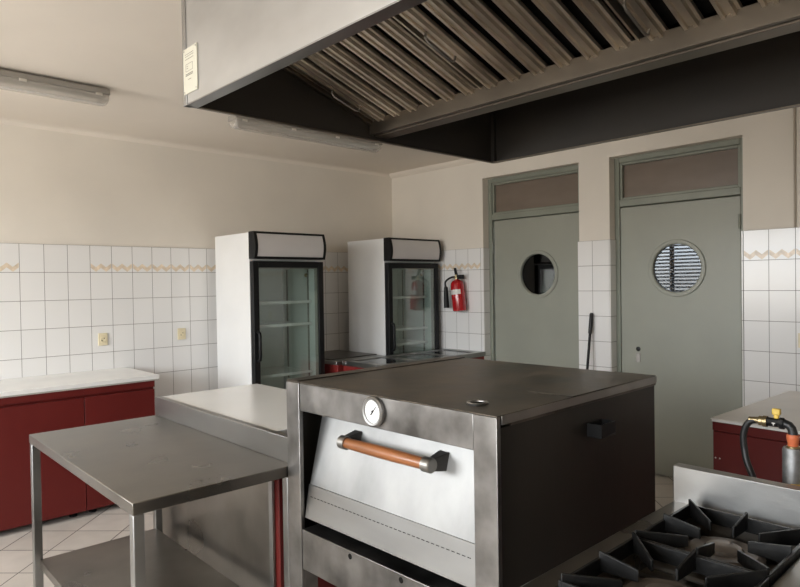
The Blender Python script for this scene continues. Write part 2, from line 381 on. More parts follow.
# ------------------------------------------------------------------ left wall: cabinets and worktop
FY = -.615
def base_cabinet(x0, x1, label, split):
    t = thing('base_cabinet', label, 'cabinet', ((x0 + x1) / 2, FY / 2, 0), 'red base cabinets under the white worktop')
    c = MB(); c.box(x0, x1, FY + .022, -.012, .04, .835); c.build('body', 'redcab', t)
    MB().box(x0, x1, FY + .004, FY + .02, .79, .835).build('top_rail', 'redcab', t, bevel=.001)
    ys = [x0] + split + [x1]
    for p, q in zip(ys, ys[1:]):
        MB().box(p + .0025, q - .0025, FY, FY + .02, .04, .775).build('door', 'redcab', t, bevel=.0015)
    for xx in (x0 + .06, x1 - .06):
        for yy in (FY + .08, -.1): MB().lathe([(.024, 0), (.024, .01), (.017, .014), (.017, .04)], (xx, yy, 0), n=16).build('foot', 'black', t)
base_cabinet(-3.29, -2.83, 'oxblood red base cabinet at the right end of the white worktop', [])
base_cabinet(-4.25, -3.29, 'oxblood red base cabinet cut by the left edge of the photo', [])
t = thing('worktop', 'white worktop with grey edge along the tiled wall, on the red cabinets', 'worktop', (-3.5, -.3, .835))
MB().box(-4.27, -2.80, FY - .012, -.011, .845, .872).build('slab', 'whitetop', t, bevel=.002)
MB().box(-4.27, -2.802, FY - .006, -.015, .835, .845).build('edge_strip', 'edge', t)

# wall sockets
def socket(c, ax, label):
    t = thing('wall_socket', label, 'socket', c, 'cream wall sockets on the white tiles')
    u, v = .033, .046
    def B(a0, a1, z0, z1, d0, d1):
        if ax == 'y': return MB().box(c[0] + a0, c[0] + a1, c[1] - d1, c[1] - d0, c[2] + z0, c[2] + z1)
        return MB().box(c[0] - d1, c[0] - d0, c[1] + a0, c[1] + a1, c[2] + z0, c[2] + z1)
    B(-u, u, -v, v, 0, .012).build('plate', 'cream', t, bevel=.003)
    d = (0, -1, 0) if ax == 'y' else (-1, 0, 0); cc = Vector(c) + Vector(d) * .012
    MB().lathe([(.021, 0), (.021, .003), (.019, .004), (.018, .001), (.001, .001)], cc, d, 24).build('socket_ring', 'cream', t)
    h = MB()
    for s_ in (-1, 1):
        p = Vector(cc) + Vector((.008 * s_, 0, .008 * s_) if ax == 'y' else (0, .008 * s_, .008 * s_)) + Vector(d) * .001
        h.lathe([(.0035, 0), (.0035, .001)], p, d, 10)
    h.build('pin_hole', 'dark', t)
socket((-2.973, -TT, 1.099), 'y', 'cream wall socket on the tiles above the right end of the white worktop')
socket((-2.361, -TT, 1.10), 'y', 'cream wall socket on the tiles nearest the left-hand display fridge')
socket((-TT, -3.832, 1.085), 'x', 'cream wall socket on the white tiles at the right edge of the photo')

# ------------------------------------------------------------------ display fridges
def fridge(x0, x1, yb, yp, label, shelves, handle):
    t = thing('display_fridge', label, 'fridge', ((x0 + x1) / 2, (yb + yp) / 2, 0), 'glass-fronted display fridges')
    c = MB(); w = .035; H = 1.895
    c.box(x0, x0 + w, yp, yb, .06, H); c.box(x1 - w, x1, yp, yb, .06, H); c.box(x0 + w, x1 - w, yb - w, yb, .06, H)
    c.box(x0 + w, x1 - w, yp, yb - w, 1.68, H); c.box(x0 + w, x1 - w, yp, yb - w, .06, .30)
    c.build('cabinet', 'white', t, bevel=.003)
    l = MB(); e = .004
    l.box(x0 + w, x0 + w + e, yp + .002, yb - w, .30, 1.68); l.box(x1 - w - e, x1 - w, yp + .002, yb - w, .30, 1.68); l.box(x0 + w + e, x1 - w - e, yb - w - e, yb - w, .30, 1.68)
    l.build('liner', 'liner', t, smooth=False)
    for xx in (x0 + w + e, x1 - w - e - .006):
        for yy in (yb - .12, yp + .11):
            r = MB().box(xx, xx + .006, yy - .009, yy + .009, .34, 1.62)
            ro = r.build('shelf_rail', 'lampbase', t)
            s2 = MB()
            xi = xx + .006 if xx < (x0 + x1) / 2 else xx
            k = .36
            while k < 1.6: s2.box(xi - .0006, xi + .0006, yy - .003, yy + .003, k, k + .012); k += .028
            s2.build('slot', 'dark', ro, smooth=False)
    for z in shelves:
        s_ = MB(); ya, yc = yp + .06, yb - w - .012; xa, xb = x0 + w + .012, x1 - w - .012
        s_.tube([(xa, ya, z), (xb, ya, z)], .006, 8); s_.tube([(xa, yc, z), (xb, yc, z)], .005, 8)
        s_.tube([(xa, ya, z), (xa, yc, z)], .005, 8); s_.tube([(xb, ya, z), (xb, yc, z)], .005, 8)
        n = 26
        for k in range(1, n): xx = xa + (xb - xa) * k / n; s_.tube([(xx, ya, z + .003), (xx, yc, z + .003)], .0016, 5)
        s_.box(xa, xb, ya - .008, ya - .006, z - .010, z + .012)
        s_.build('shelf', 'white', t)
    # thermostat and lamp switch at the top right of the inside
    xr = x1 - w - e
    MB().lathe([(.016, 0), (.016, .012), (.012, .016)], (xr, yp + .13, 1.565), (-1, 0, 0), 20).build('thermostat_knob', 'brass', t)
    MB().box(xr - .014, xr, yp + .12, yp + .15, 1.615, 1.645).build('lamp_switch', 'steel_dull', t, bevel=.002)
    # door
    yd = yp - .006; ye = yp - .058; fz0, fz1 = .32, 1.672; fw = .05
    d = MB()
    d.box(x0, x0 + fw, ye, yd, fz0, fz1); d.box(x1 - fw, x1, ye, yd, fz0, fz1); d.box(x0 + fw, x1 - fw, ye, yd, fz1 - fw, fz1); d.box(x0 + fw, x1 - fw, ye, yd, fz0, fz0 + fw)
    do = d.build('door', 'black', t, bevel=.004)
    MB().box(x0 + fw, x1 - fw, ye + .010, ye + .016, fz0 + fw, fz1 - fw).build('door_pane', 'glass', do, smooth=False)
    g = MB(); q = .007
    g.box(x0 + fw, x0 + fw + q, ye + .017, yd, fz0 + fw, fz1 - fw); g.box(x1 - fw - q, x1 - fw, ye + .017, yd, fz0 + fw, fz1 - fw); g.box(x0 + fw + q, x1 - fw - q, ye + .017, yd, fz1 - fw - q, fz1 - fw)
    g.build('gasket', 'lampbase', do)
    hx = x0 + .028; hz0, hz1 = handle
    MB().tube([(hx, ye, hz0), (hx, ye - .03, hz0 + .012), (hx, ye - .036, hz0 + .04), (hx, ye - .036, hz1 - .04), (hx, ye - .03, hz1 - .012), (hx, ye, hz1)], [.012, .013, .013, .013, .013, .012], 12).build('handle', 'black', do)
    # canopy: bulged light box between black end caps
    def prof(s_):
        p = []
        for k in range(13):
            u = k / 12; z = 1.69 + (1.90 - 1.69) * u
            y = ye - .010 - .030 * sin(pi * (u * .86 + .1)) - s_
            p.append((y, z))
        return p
    ca = MB()
    pr = [(yp, 1.69)] + prof(.003) + [(yp, 1.90)]
    ca.prism(pr, 'x', x0 - .002, x0 + .022); ca.prism(pr, 'x', x1 - .022, x1 + .002)
    p2 = prof(.002); ca.prism([(yp, 1.69), p2[0], p2[1], (yp, 1.71)], 'x', x0 + .022, x1 - .022); ca.prism([(yp, 1.888), p2[-2], p2[-1], (yp, 1.90)], 'x', x0 + .022, x1 - .022)
    co = ca.build('canopy', 'black', t)
    p3 = prof(0)[1:-1]
    MB().prism([(yp, p3[0][1])] + p3 + [(yp, p3[-1][1])], 'x', x0 + .0225, x1 - .0225).build('light_panel', 'lightbox', co)
    MB().box(x0 + .02, x1 - .02, yp - .02, yp + .004, .06, .30).build('bottom_grille', 'black', t, bevel=.003)
    for xx in (x0 + .06, x1 - .06):
        for yy in (yp + .06, yb - .06): MB().lathe([(.02, 0), (.02, .012), (.012, .015), (.012, .06)], (xx, yy, 0), n=14).build('foot', 'black', t)
fridge(-2.092, -1.432, -.095, -.645, 'white display fridge left of the other, standing clear of the corner', [1.342, 1.158, .755], (.90, 1.13))
fridge(-.733, -.075, -.15, -.680, 'white display fridge in the room corner beside the fire extinguisher', [1.348, 1.045, .905], (.87, 1.125))

# ------------------------------------------------------------------ bain-marie counter and dark side counter
t = thing('low_counter', 'low dark-topped counter squeezed between the two fridges', 'counter', (-1.05, -.35, 0))
MB().box(-1.325, -.77, -.735, -.02, .08, .80).build('body', 'redbm', t, bevel=.002)
MB().box(-1.335, -.765, -.735, -.015, .80, .83).build('top_edge', 'steel', t, bevel=.002)
MB().box(-1.30, -.77, -.60, -.02, .83, .838).build('top_plate', 'blacktop', t, bevel=.002)
MB().box(-1.28, -.80, -.72, -.06, 0, .08).build('plinth', 'black', t)
t = thing('bain_marie_counter', 'steel-topped counter with dark wells and red front before the corner fridge', 'counter', (-.66, -1.0, 0))
y0, y1, x0, x1 = -1.262, -.765, -1.30, -.012
MB().box(x0 + .012, x1 - .006, y0 + .012, y1, .09, .80).build('body', 'redbm', t, bevel=.002)
tp = MB(); wells = [(-1.235, -.90, -1.205, -.815), (-.845, -.47, -1.205, -.815), (-.415, -.10, -1.205, -.815)]
xs = [x0, wells[0][0], wells[0][1], wells[1][0], wells[1][1], wells[2][0], wells[2][1], x1]
tp.box(x0, x1, y0, -1.205, .80, .84); tp.box(x0, x1, -.815, y1, .80, .84)
for k in (0, 2, 4, 6): tp.box(xs[k], xs[k + 1], -1.205, -.815, .80, .84)
tp.build('top', 'steel_splash', t, bevel=.002)
for a, b, c, d in wells: MB().box(a, b, c, d, .802, .833).build('well', 'hob', t, smooth=False)
MB().box(x0 + .05, x1 - .05, y0 + .06, y1 - .02, 0, .09).build('plinth', 'black', t)

# ------------------------------------------------------------------ fire extinguisher, broom stick, conduit
t = thing('fire_extinguisher', 'red fire extinguisher with black horn hanging on the tiled wall', 'fire extinguisher', (-.09, -1.01, 1.22))
A = Vector((-.088, -1.020, 1.212)); B = Vector((-.088, -.986, 1.51)); dv = (B - A).normalized()
MB().lathe([(.050, 0), (.062, .006), (.065, .018), (.065, .245), (.060, .270), (.046, .288), (.022, .300), (.016, .306)], A, dv, 36).build('cylinder', 'redext', t)
lb = MB(); d2 = dv; aa = Vector((0, 0, 1)).cross(dv)
aa = (Vector((-1, 0, 0)) - dv * Vector((-1, 0, 0)).dot(dv)).normalized(); bb = dv.cross(aa)
n = 14; vs = []
for h in (.160, .205):
    for rr in (.0652, .0660):
        for k in range(n + 1):
            an = radians(-52 + 104 * k / n) + radians(12); vs.append(A + dv * h + (aa * cos(an) + bb * sin(an)) * rr)
m1 = n + 1; fs = []
for k in range(n):
    fs += [(m1 + k, m1 + k + 1, 3 * m1 + k + 1, 3 * m1 + k), (k, 2 * m1 + k, 2 * m1 + k + 1, k + 1), (k, k + 1, m1 + k + 1, m1 + k), (2 * m1 + k, 3 * m1 + k, 3 * m1 + k + 1, 2 * m1 + k + 1)]
lb.add(vs, fs); lb.build('paper_label', 'label', t)
T0 = A + dv * .298
v = MB(); v.lathe([(.018, 0), (.018, .03), (.014, .034), (.014, .05)], T0, dv, 20); v.tube([T0 + Vector((0, .03, .028)), T0 + Vector((0, -.03, .028))], .010, 12); v.build('valve', 'brass', t)
hd = MB()
hd.box(T0.x - .018, T0.x + .018, T0.y - .078, T0.y - .014, T0.z + .008, T0.z + .048); hd.hexa([(T0.x - .010, T0.y - .01, T0.z + .045), (T0.x + .010, T0.y - .01, T0.z + .045), (T0.x + .010, T0.y + .016, T0.z + .045), (T0.x - .010, T0.y + .016, T0.z + .045)],
    [(T0.x - .010, T0.y + .012, T0.z + .115), (T0.x + .010, T0.y + .012, T0.z + .115), (T0.x + .010, T0.y + .032, T0.z + .115), (T0.x - .010, T0.y + .032, T0.z + .115)])
hd.build('carry_handle', 'black', t, bevel=.003)
HY = -.845
MB().tube([*smooth_path([(T0.x, T0.y + .028, T0.z + .028), (T0.x, T0.y + .060, T0.z + .026), (T0.x - .002, T0.y + .105, T0.z + .010), (T0.x - .002, HY + .006, T0.z - .022), (T0.x - .002, HY - .001, T0.z - .07)])], .0095, 10).build('hose', 'rubber', t)
MB().lathe([(.012, 0), (.018, -.008), (.021, -.05), (.027, -.195), (.027, -.205)], (T0.x - .002, HY - .002, T0.z - .062), (0, .03, 1), 20).build('horn', 'black', t)
MB().box(-.024, -TT, -1.02, -.98, 1.38, 1.42).build('bracket', 'black', t)
t = thing('broom_stick', 'thin black stick leaning on the tiled pier between the two doors', 'broom stick', (-.22, -2.356, 0))
p0, p1 = Vector((-.222, -2.356, .004)), Vector((-.026, -2.360, 1.225))
MB().tube([p0, p0.lerp(p1, .87)], .0105, 12).build('stick', 'black', t)
MB().tube([p0.lerp(p1, .865), p0.lerp(p1, .87), p0.lerp(p1, .99), p1], [.012, .0155, .0155, .010], 14).build('grip', 'rubber', t)
t = thing('wall_conduit', 'thin cream cable conduit running up the wall right of the doors', 'conduit', (-.008, -3.783, 1.81))
MB().tube([(-.008, -3.783, 1.80), (-.008, -3.783, 2.56)], .0065, 10).build('pipe', 'conduit', t)
MB().box(-.02, 0, -3.81, -3.765, 2.555, 2.60).build('end_box', 'conduit', t, bevel=.002)

# ------------------------------------------------------------------ ceiling lamps
def lamp(x0, x1, y, label):
    t = thing('ceiling_lamp', label, 'lamp', ((x0 + x1) / 2, y, ZC), 'fluorescent ceiling lamps')
    zt = ZC; h = .058
    def cap(r0, r1):
        pass
    b = MB(); b.prism([(y - .052, zt - .012), (y + .052, zt - .012), (y + .062, zt - .05), (y - .062, zt - .05)], 'x', x0, x1); b.build('housing', 'lampbase', t, bevel=.006)
    for xx in (x0 + .25, x1 - .25): MB().box(xx - .02, xx + .02, y - .02, y + .02, zt - .014, zt).build('mount', 'lampbase', t)
    pr = [(y + .060 * cos(a) * (1 if 1 else 0), zt - .052 - .052 * sin(a) ** .8) for a in [pi * q / 14 for q in range(15)]]
    # rounded ends
    c = MB(); secs = [(0, .70), (.006, .86), (.02, .97), (.045, 1)]
    xs = [(x0 + .004 + d, s_) for d, s_ in secs] + [(x1 - .004 - d, s_) for d, s_ in secs[::-1]]
    vs = []; n = len(pr)
    for xx, s_ in xs:
        for (yy, zz) in pr: vs.append((xx, y + (yy - y) * (.5 + .5 * s_), zt - .052 + (zz - zt + .052) * s_))
    fs = [(i * n + j, i * n + j + 1, (i + 1) * n + j + 1, (i + 1) * n + j) for i in range(len(xs) - 1) for j in range(n - 1)] + [tuple(range(n))[::-1], tuple(range((len(xs) - 1) * n, len(xs) * n))]
    c.add(vs, fs); c.build('cover', 'lampcover', t)
    MB().tube([(x0 + .05, y, zt - .075), (x1 - .05, y, zt - .075)], .013, 14).build('tube', 'tube', t)
    for xx in (x0 + .035, x1 - .06): MB().box(xx, xx + .025, y - .02, y + .02, zt - .092, zt - .05).build('tube_holder', 'lampbase', t)
    for q in (.05, .35, .65, .95):
        xx = x0 + (x1 - x0) * q
        for s_ in (-1, 1):
            MB().box(xx - .018, xx + .018, y + s_ * .0575, y + s_ * .0650, zt - .060, zt - .046).build('clip', 'clip', t, bevel=.002)
lamp(-4.56, -3.28, -1.13, 'grey tube ceiling lamp at the top left corner of the photo')
lamp(-2.48, -1.18, -1.13, 'grey tube ceiling lamp partly hidden behind the extractor hood edge')

# ------------------------------------------------------------------ steel work table
t = thing('work_table', 'stainless steel work table with raised back edge and lower shelf', 'table', (-3.62, -2.5, 0))
tx0, tx1, ty0, ty1 = -3.902, -3.335, -3.122, -1.885
MB().box(tx0, tx1, ty0, ty1, .812, .85).build('table_top', 'steel_top', t, bevel=.003)
u = MB(); u.box(tx1 - .012, tx1 + .016, ty0, ty1 + .005, .85, .942); u.build('upstand', 'steel', t, bevel=.002)
lw = .034
for xx in (tx0 + .002, tx1 - lw - .002):
    for yy in (ty0 + .002, ty1 - lw - .002):
        l = MB().box(xx, xx + lw, yy, yy + lw, .02, .812).build('leg', 'steel', t, bevel=.003)
        MB().lathe([(.016, 0), (.016, .02)], (xx + lw / 2, yy + lw / 2, 0), n=14).build('foot', 'black', l)
MB().box(tx0 + .024, tx1 - .03, ty0 + .026, ty1 - .026, .262, .30).build('shelf', 'steel_top', t, bevel=.003)

t.rotation_euler = (0, 0, radians(-.6))
# white-topped island counter behind the table
t = thing('island_counter', 'white-topped counter with steel back panel behind the work table', 'counter', (-3.03, -2.4, 0))
MB().box(-3.294, -2.765, -2.935, -1.87, .08, .905).build('body', 'redcab', t, bevel=.002)
pn = MB(); pn.box(-3.302, -3.2945, -2.905, -1.81, .06, .90); pn.build('back_panel', 'steel_top', t, bevel=.002)
for yy in (-2.905, -1.835): MB().box(-3.308, -3.303, yy, yy + .025, .06, .90).build('edge_trim', 'steel', t, bevel=.001)
MB().box(-3.312, -2.752, -2.945, -1.862, .905, .934).build('worktop', 'whitetop', t, bevel=.002)
MB().box(-3.26, -2.80, -2.90, -1.90, 0, .08).build('plinth', 'black', t)

# ------------------------------------------------------------------ deck oven
ox0, ox1, oy0, oy1, oz = -3.38, -2.49, -4.055, -3.13, 1.154
t = thing('deck_oven', 'large steel pizza oven with wooden-handled sloping door and dark top', 'oven', (ox0, oy1, 0))
pw = .076
for yy, ye in ((oy0, oy0 + .006), (oy1 - pw, oy1 - .006)):
    MB().box(ox0, ox0 + .016, yy, yy + pw, 0.0, oz - .004).box(ox0 + .016, ox0 + pw, yy + .012, yy + pw - .012, 0, .514).build('corner_post', 'steel_oven', t, bevel=.002)
for yy in (oy0, oy1 - pw): MB().box(ox1 - pw, ox1, yy, yy + pw, 0.0, .50).build('leg', 'steel', t, bevel=.003)
ia, ib = oy0 + pw + .0015, oy1 - pw - .0015
MB().box(ox0 + .003, ox0 + .06, ia, ib, 1.056, oz - .004).build('top_rail', 'steel_oven', t, bevel=.002)
lr = MB().box(ox0 + .003, ox0 + .16, ia, ib, .515, .652).build('bottom_rail', 'steel_oven', t, bevel=.002)
for yy in (-3.467, -3.699): MB().lathe([(.009, 0), (.009, .0012)], (ox0 + .0035, yy, .634), (-1, 0, 0), 16).build('screw_hole', 'dark', lr)
# body shell
sh = MB()
sh.box(ox0 + .017, ox1 - .002, oy0 + .004, oy0 + .03, .50, 1.122)                      # right side
sh.build('side_panel', 'oven_side', t, bevel=.002)
MB().box(ox0 + .017, ox1 - .002, oy1 - .03, oy1 - .004, .50, 1.122).build('side_panel', 'oven_side', t, bevel=.002)
MB().box(ox1 - .03, ox1 - .002, oy0 + .03, oy1 - .03, .50, 1.122).build('back_panel', 'oven_side', t)
ch = MB(); ch.box(ox0 + .16, ox1 - .03, oy0 + .03, oy1 - .03, .50, .70); ch.box(ox0 + .20, ox0 + .22, oy0 + .03, oy1 - .03, .70, 1.12); ch.build('chamber', 'dark', t)
tp = MB(); tp.box(ox0 + .060, ox1, oy0, oy1, 1.122, oz - .004).box(ox0 + .002, ox1, oy0, oy1, oz - .0038, oz); tp.build('top_plate', 'oven_top', t, bevel=.001)
MB().box(ox0 + .004, ox1, oy1 - .062, oy1, oz, oz + .003).build('top_edge_strip', 'oven_top', t, bevel=.001)
MB().box(ox0 + .35, ox1, oy0, oy0 + .15, oz, oz + .002).build('top_edge_strip', 'oven_top', t, bevel=.0008)
MB().box(ox0 + .018, ox1 + .001, oy0 - .003, oy0 - .0002, 1.130, oz - .001).build('side_trim', 'steel_dull', t, bevel=.001)
# sloping door
da, db = ia + .003, ib - .004
dx = [(-3.2825, 1.045), (-3.342, .808), (-3.3635, .688)]; th = .028
door = MB(); pf = dx + [(x + th, z) for x, z in dx[::-1]]
door = door.prism(pf, 'y', da, db).build('door', 'steel_door', t, bevel=.002)
pb = MB(); q = [(-3.3445, .800), (-3.3635, .690)]
pb.prism([(q[0][0] - .0035, q[0][1]), (q[1][0] - .0035, q[1][1]), (q[1][0] + .001, q[1][1]), (q[0][0] + .001, q[0][1])], 'y', da, db)
pb.build('flap', 'steel', door, bevel=.0008)
# rivet line of the flap
rl = MB(); k = da + .03
while k < db - .02: rl.box(-3.3550, -3.3543, k, k + .012, .7615, .7635); k += .019
rl.build('stitch_line', 'dark', door, smooth=False)
def doorx(z): return -3.2825 + (1.045 - z) * (-3.342 + 3.2825) / (.808 - 1.045) * -1 if z > .808 else -3.342 + (.808 - z) * (-.0215 / .12)
hz = .980; hx = -3.356; nrm = Vector((-.97, 0, .243)).normalized()
h0, h1 = Vector((hx, -3.430, hz)), Vector((hx, -3.786, hz))
n_ = 14
MB().tube([h0.lerp(h1, k / n_) for k in range(n_ + 1)], [.0165 + .0022 * sin(pi * k / n_) for k in range(n_ + 1)], 18).build('handle', 'wood', door)
for (hc, s_) in ((h0, 1), (h1, -1)):
    e = MB(); e.tube([hc + Vector((0, -s_ * .006, 0)), hc + Vector((0, s_ * .022, 0)), hc + Vector((0, s_ * .026, 0))], [.0215, .0215, .018], 18)
    e.build('handle_ferrule', 'steel_dull', door)
    ya, yb = sorted((hc.y + s_ * .001, hc.y + s_ * .024)); zc = hz
    def q4(x, hh, yy0, yy1, dz=0): return [(x, yy0, zc - hh + dz), (x, yy1, zc - hh + dz), (x, yy1, zc + hh + dz), (x, yy0, zc + hh + dz)]
    br = MB(); br.hexa(q4(-3.292, .027, ya - .008, yb + .008, .0), q4(hx + .008, .0175, ya, yb))
    br.build('handle_bracket', 'iron_plate', door, bevel=.002)
# gauge
gc = (ox0 + .003, -3.598, 1.107)
g = MB().lathe([(.043, 0), (.045, .003), (.045, .012), (.041, .016), (.035, .015), (.034, .010), (.001, .010)], gc, (-1, 0, 0), 40).build('thermometer', 'steel', t)
MB().lathe([(.0345, .0102), (.0345, .0108)], gc, (-1, 0, 0), 36).build('dial', 'dial', g)
tk = MB(); gx = gc[0] - .0110
for k in range(24):
    a = 2 * pi * k / 24
    for rr in ((.028, .032),):
        c, s_ = cos(a), sin(a); w = .0005
        p = [(gc[1] + c * rr[0] - s_ * w, gc[2] + s_ * rr[0] + c * w), (gc[1] + c * rr[1] - s_ * w, gc[2] + s_ * rr[1] + c * w), (gc[1] + c * rr[1] + s_ * w, gc[2] + s_ * rr[1] - c * w), (gc[1] + c * rr[0] + s_ * w, gc[2] + s_ * rr[0] - c * w)]
        tk.hexa([(gx + .0003, *u) for u in p], [(gx, *u) for u in p])
tk.build('tick_mark', 'black', g, smooth=False)
nd = MB(); nd.tube([(gx - .001, gc[1] - .016, gc[2] + .016), (gx - .001, gc[1] + .007, gc[2] - .010)], [.0008, .0022], 8); nd.lathe([(.004, 0), (.004, .002)], (gx, gc[1], gc[2]), (-1, 0, 0), 16); nd.build('needle', 'black', g)
# vent ring in the top
rg = (-3.280, -3.912, oz)
MB().lathe([(.030, 0), (.031, .003), (.029, .0055), (.023, .0055), (.021, .002), (.021, .0)], rg, n=36).build('vent_ring', 'steel', t)
MB().lathe([(.021, 0), (.021, .0015)], rg, n=28).build('vent_plug', 'dark', t)
# little box on the side
bx0, bx1, by, bz0, bz1 = -2.945, -2.858, oy0 - .044, 1.026, 1.066
hb = MB(); hb.box(bx0, bx1, by, oy0 + .004, bz0, bz0 + .004); hb.box(bx0, bx0 + .004, by, oy0 + .004, bz0 + .004, bz1); hb.box(bx1 - .004, bx1, by, oy0 + .004, bz0 + .004, bz1); hb.box(bx0 + .004, bx1 - .004, by, by + .004, bz0 + .004, bz1); hb.box(bx0 + .004, bx1 - .004, oy0, oy0 + .004, bz0 + .004, bz1)
hb.build('match_box_holder', 'black', t, bevel=.001)

t.location = (ox0, oy1, 0); t.rotation_euler = (0, 0, radians(1.0)); t.scale = (1, .985, 1)
# ------------------------------------------------------------------ gas range
t = thing('gas_range', 'steel gas range with black cast grates and upright splashback', 'stove', (-3.28, -4.67, 0))
rx0, rx1, ry0, ry1, rz = -3.66, -2.93, -5.05, -4.285, .90
MB().box(rx0 + .01, rx1, ry0 + .003, ry1 - .003, .12, .815).build('body', 'steel_dull', t, bevel=.003)
for xx in (rx0 + .06, rx1 - .06):
    for yy in (ry0 + .06, ry1 - .06): MB().lathe([(.022, 0), (.022, .12)], (xx, yy, 0), n=16).build('foot', 'steel_dull', t)
cols = [(-4.618, -4.336), (-5.0, -4.718)]; gx0, gx1 = -3.562, -2.966
fr = MB(); fr.box(rx0, rx1, cols[0][1], ry1, .815, rz); fr.box(rx0, rx1, ry0, cols[1][0], .815, rz); fr.box(rx0, gx0, cols[1][0], cols[0][1], .815, rz); fr.box(gx1, rx1, cols[1][0], cols[0][1], .815, rz); fr.box(gx0, gx1, cols[1][1], cols[0][0], .815, rz)
fr.build('top_frame', 'steel_top', t, bevel=.003)
MB().box(rx1 - .004, rx1 + .03, ry0, ry1, .70, .994).build('splashback', 'steel_splash', t, bevel=.002)
for (a, b) in cols:
    MB().box(gx0, gx1, a, b, .815, .822).build('drip_tray', 'tray', t)
    xm = (gx0 + gx1) / 2
    for (p, q) in ((gx0 + .002, xm - .001), (xm + .001, gx1 - .002)):
        cx, cy = (p + q) / 2, (a + b) / 2
        bu = MB(); bu.lathe([(.030, .822), (.034, .845), (.072, .852), (.082, .862), (.082, .874), (.070, .882), (.042, .882), (.034, .872), (.012, .870), (.012, .866)], (cx, cy, 0), n=40)
        bu.tube([(cx, cy, .852), (cx + (.10 if p > xm - .01 else -.10), cy - .02, .845), (cx + (.13 if p > xm - .01 else -.13), cy - .03, .842)], [.022, .018, .018], 14)
        bo = bu.build('burner', 'burner', t)
        cp = MB().lathe([(.036, .878), (.036, .888), (.026, .893), (.004, .894)], (cx, cy, 0), n=32).build('burner_cap', 'burner', bo)
        g = MB(); w = .007; z0, z1 = .868, .921; e = .003
        aa, bb = a + e, b - e
        for yy in (aa, bb - w): g.box(p, q, yy, yy + w, .880, .914)
        for xx in (p, q - w): g.box(xx, xx + w, aa + w, bb - w, .880, .914)
        def fin(P0, P1, hi0=.928, hi1=.914, lo=.886, w=.003):
            P0, P1 = Vector((*P0, 0)), Vector((*P1, 0)); d = (P1 - P0).normalized(); s_ = Vector((-d.y, d.x, 0)) * w
            g.hexa([(*(P0 - s_).xy, lo), (*(P1 - s_).xy, lo + .004), (*(P1 + s_).xy, lo + .004), (*(P0 + s_).xy, lo)], [(*(P0 - s_).xy, hi0), (*(P1 - s_).xy, hi1), (*(P1 + s_).xy, hi1), (*(P0 + s_).xy, hi0)])
        for sx in (-1, 1):
            for sy in (-1, 1):
                c0 = (cx + sx * ((q - p) / 2 - .004), cy + sy * ((bb - aa) / 2 - .004))
                fin(c0, (cx + sx * .062, cy + sy * .052))
        hx_, hy_ = (q - p) / 2 - .003, (bb - aa) / 2 - .003
        fin((cx + hx_, cy), (cx + .056, cy)); fin((cx - hx_, cy), (cx - .056, cy)); fin((cx, cy + hy_), (cx, cy + .05)); fin((cx, cy - hy_), (cx, cy - .05))
        g.build('grate', 'iron', t, bevel=.0015)
        for xx in (p + .018, q - .036): MB().box(xx, xx + .016, aa + .03, bb - .03, .846, .850).build('deflector', 'steel_splash', t)
        # pale heat plate strip under the bars
        MB().box(p + .012, q - .012, aa + .012, aa + .03, .822, .832).build('deflector', 'steel', t)

# ------------------------------------------------------------------ gas connection behind the range
t = thing('gas_pipe', 'galvanised gas pipe with yellow valve and black hose behind the stove', 'gas pipe', (-2.70, -4.502, 0))
PX = -2.70; py = -4.502
MB().lathe([(.026, 0), (.026, 1.028), (.0235, 1.035)], (PX, py, 0), n=28).build('riser_pipe', 'galv', t)
MB().lathe([(.0165, 1.033), (.0165, 1.039), (.012, 1.040)], (PX, py, 0), n=20).build('collar_nut', 'brass', t)
MB().lathe([(.0125, 1.038), (.0130, 1.050), (.0150, 1.056), (.0152, 1.066), (.0135, 1.070)], (PX, py + .001, 0), n=24).build('sealed_joint', 'orange', t)
EZ = 1.095
MB().tube([(PX, py + .001, 1.066), (PX, py + .001, 1.074), (PX, py + .004, 1.085), (PX, py + .010, 1.092), (PX, py + .018, EZ), (PX, py + .024, EZ)], [.0125, .0112, .0112, .0112, .0112, .0125], 16).build('elbow', 'rubber', t)
vb = MB(); d = (0, 1, 0); c = (PX, py + .020, EZ)
vb.lathe([(.0135, 0), (.0155, .002), (.0155, .012), (.0120, .014), (.0120, .040), (.0145, .042), (.0145, .046)], c, d, 8)
vo = vb.build('valve_body', 'black', t)
mk = MB(); mk.box(PX - .0130, PX - .0118, py + .040, py + .048, EZ - .001, EZ + .001).box(PX - .0130, PX - .0118, py + .0432, py + .0448, EZ - .006, EZ - .001); mk.build('cast_mark', 'label', vo, smooth=False)
vr = MB(); vr.lathe([(.0150, .042), (.0150, .052), (.0125, .054), (.0130, .062), (.0095, .065), (.0075, .082), (.0075, .088)], c, d, 18); vr.build('brass_union', 'brass', t)
yv = MB(); yv.box(PX - .006, PX + .006, py + .034, py + .046, 1.106, 1.118); yv.box(PX - .007, PX + .008, py + .030, py + .050, 1.116, 1.133); yv.build('valve_lever', 'yellow', t, bevel=.003)
HP = [(-4.425, 1.094), (-4.410, 1.094), (-4.398, 1.090), (-4.388, 1.078), (-4.381, 1.058), (-4.379, 1.036), (-4.382, 1.008), (-4.389, .981), (-4.400, .957), (-4.411, .935), (-4.430, .88), (-4.445, .78)]
MB().tube(smooth_path([(PX - .006 * max(0, k - 6), y, z) for k, (y, z) in enumerate(HP)]), .0088, 14).build('hose', 'rubber', t)
lv = MB(); lv.tube([(PX - .028, py - .012, .90), (PX - .028, py - .012, .935)], .008, 12); lv.box(PX - .04, PX - .016, py - .055, py - .000, .932, .945); lv.build('valve_lever', 'yellow', t, bevel=.002)

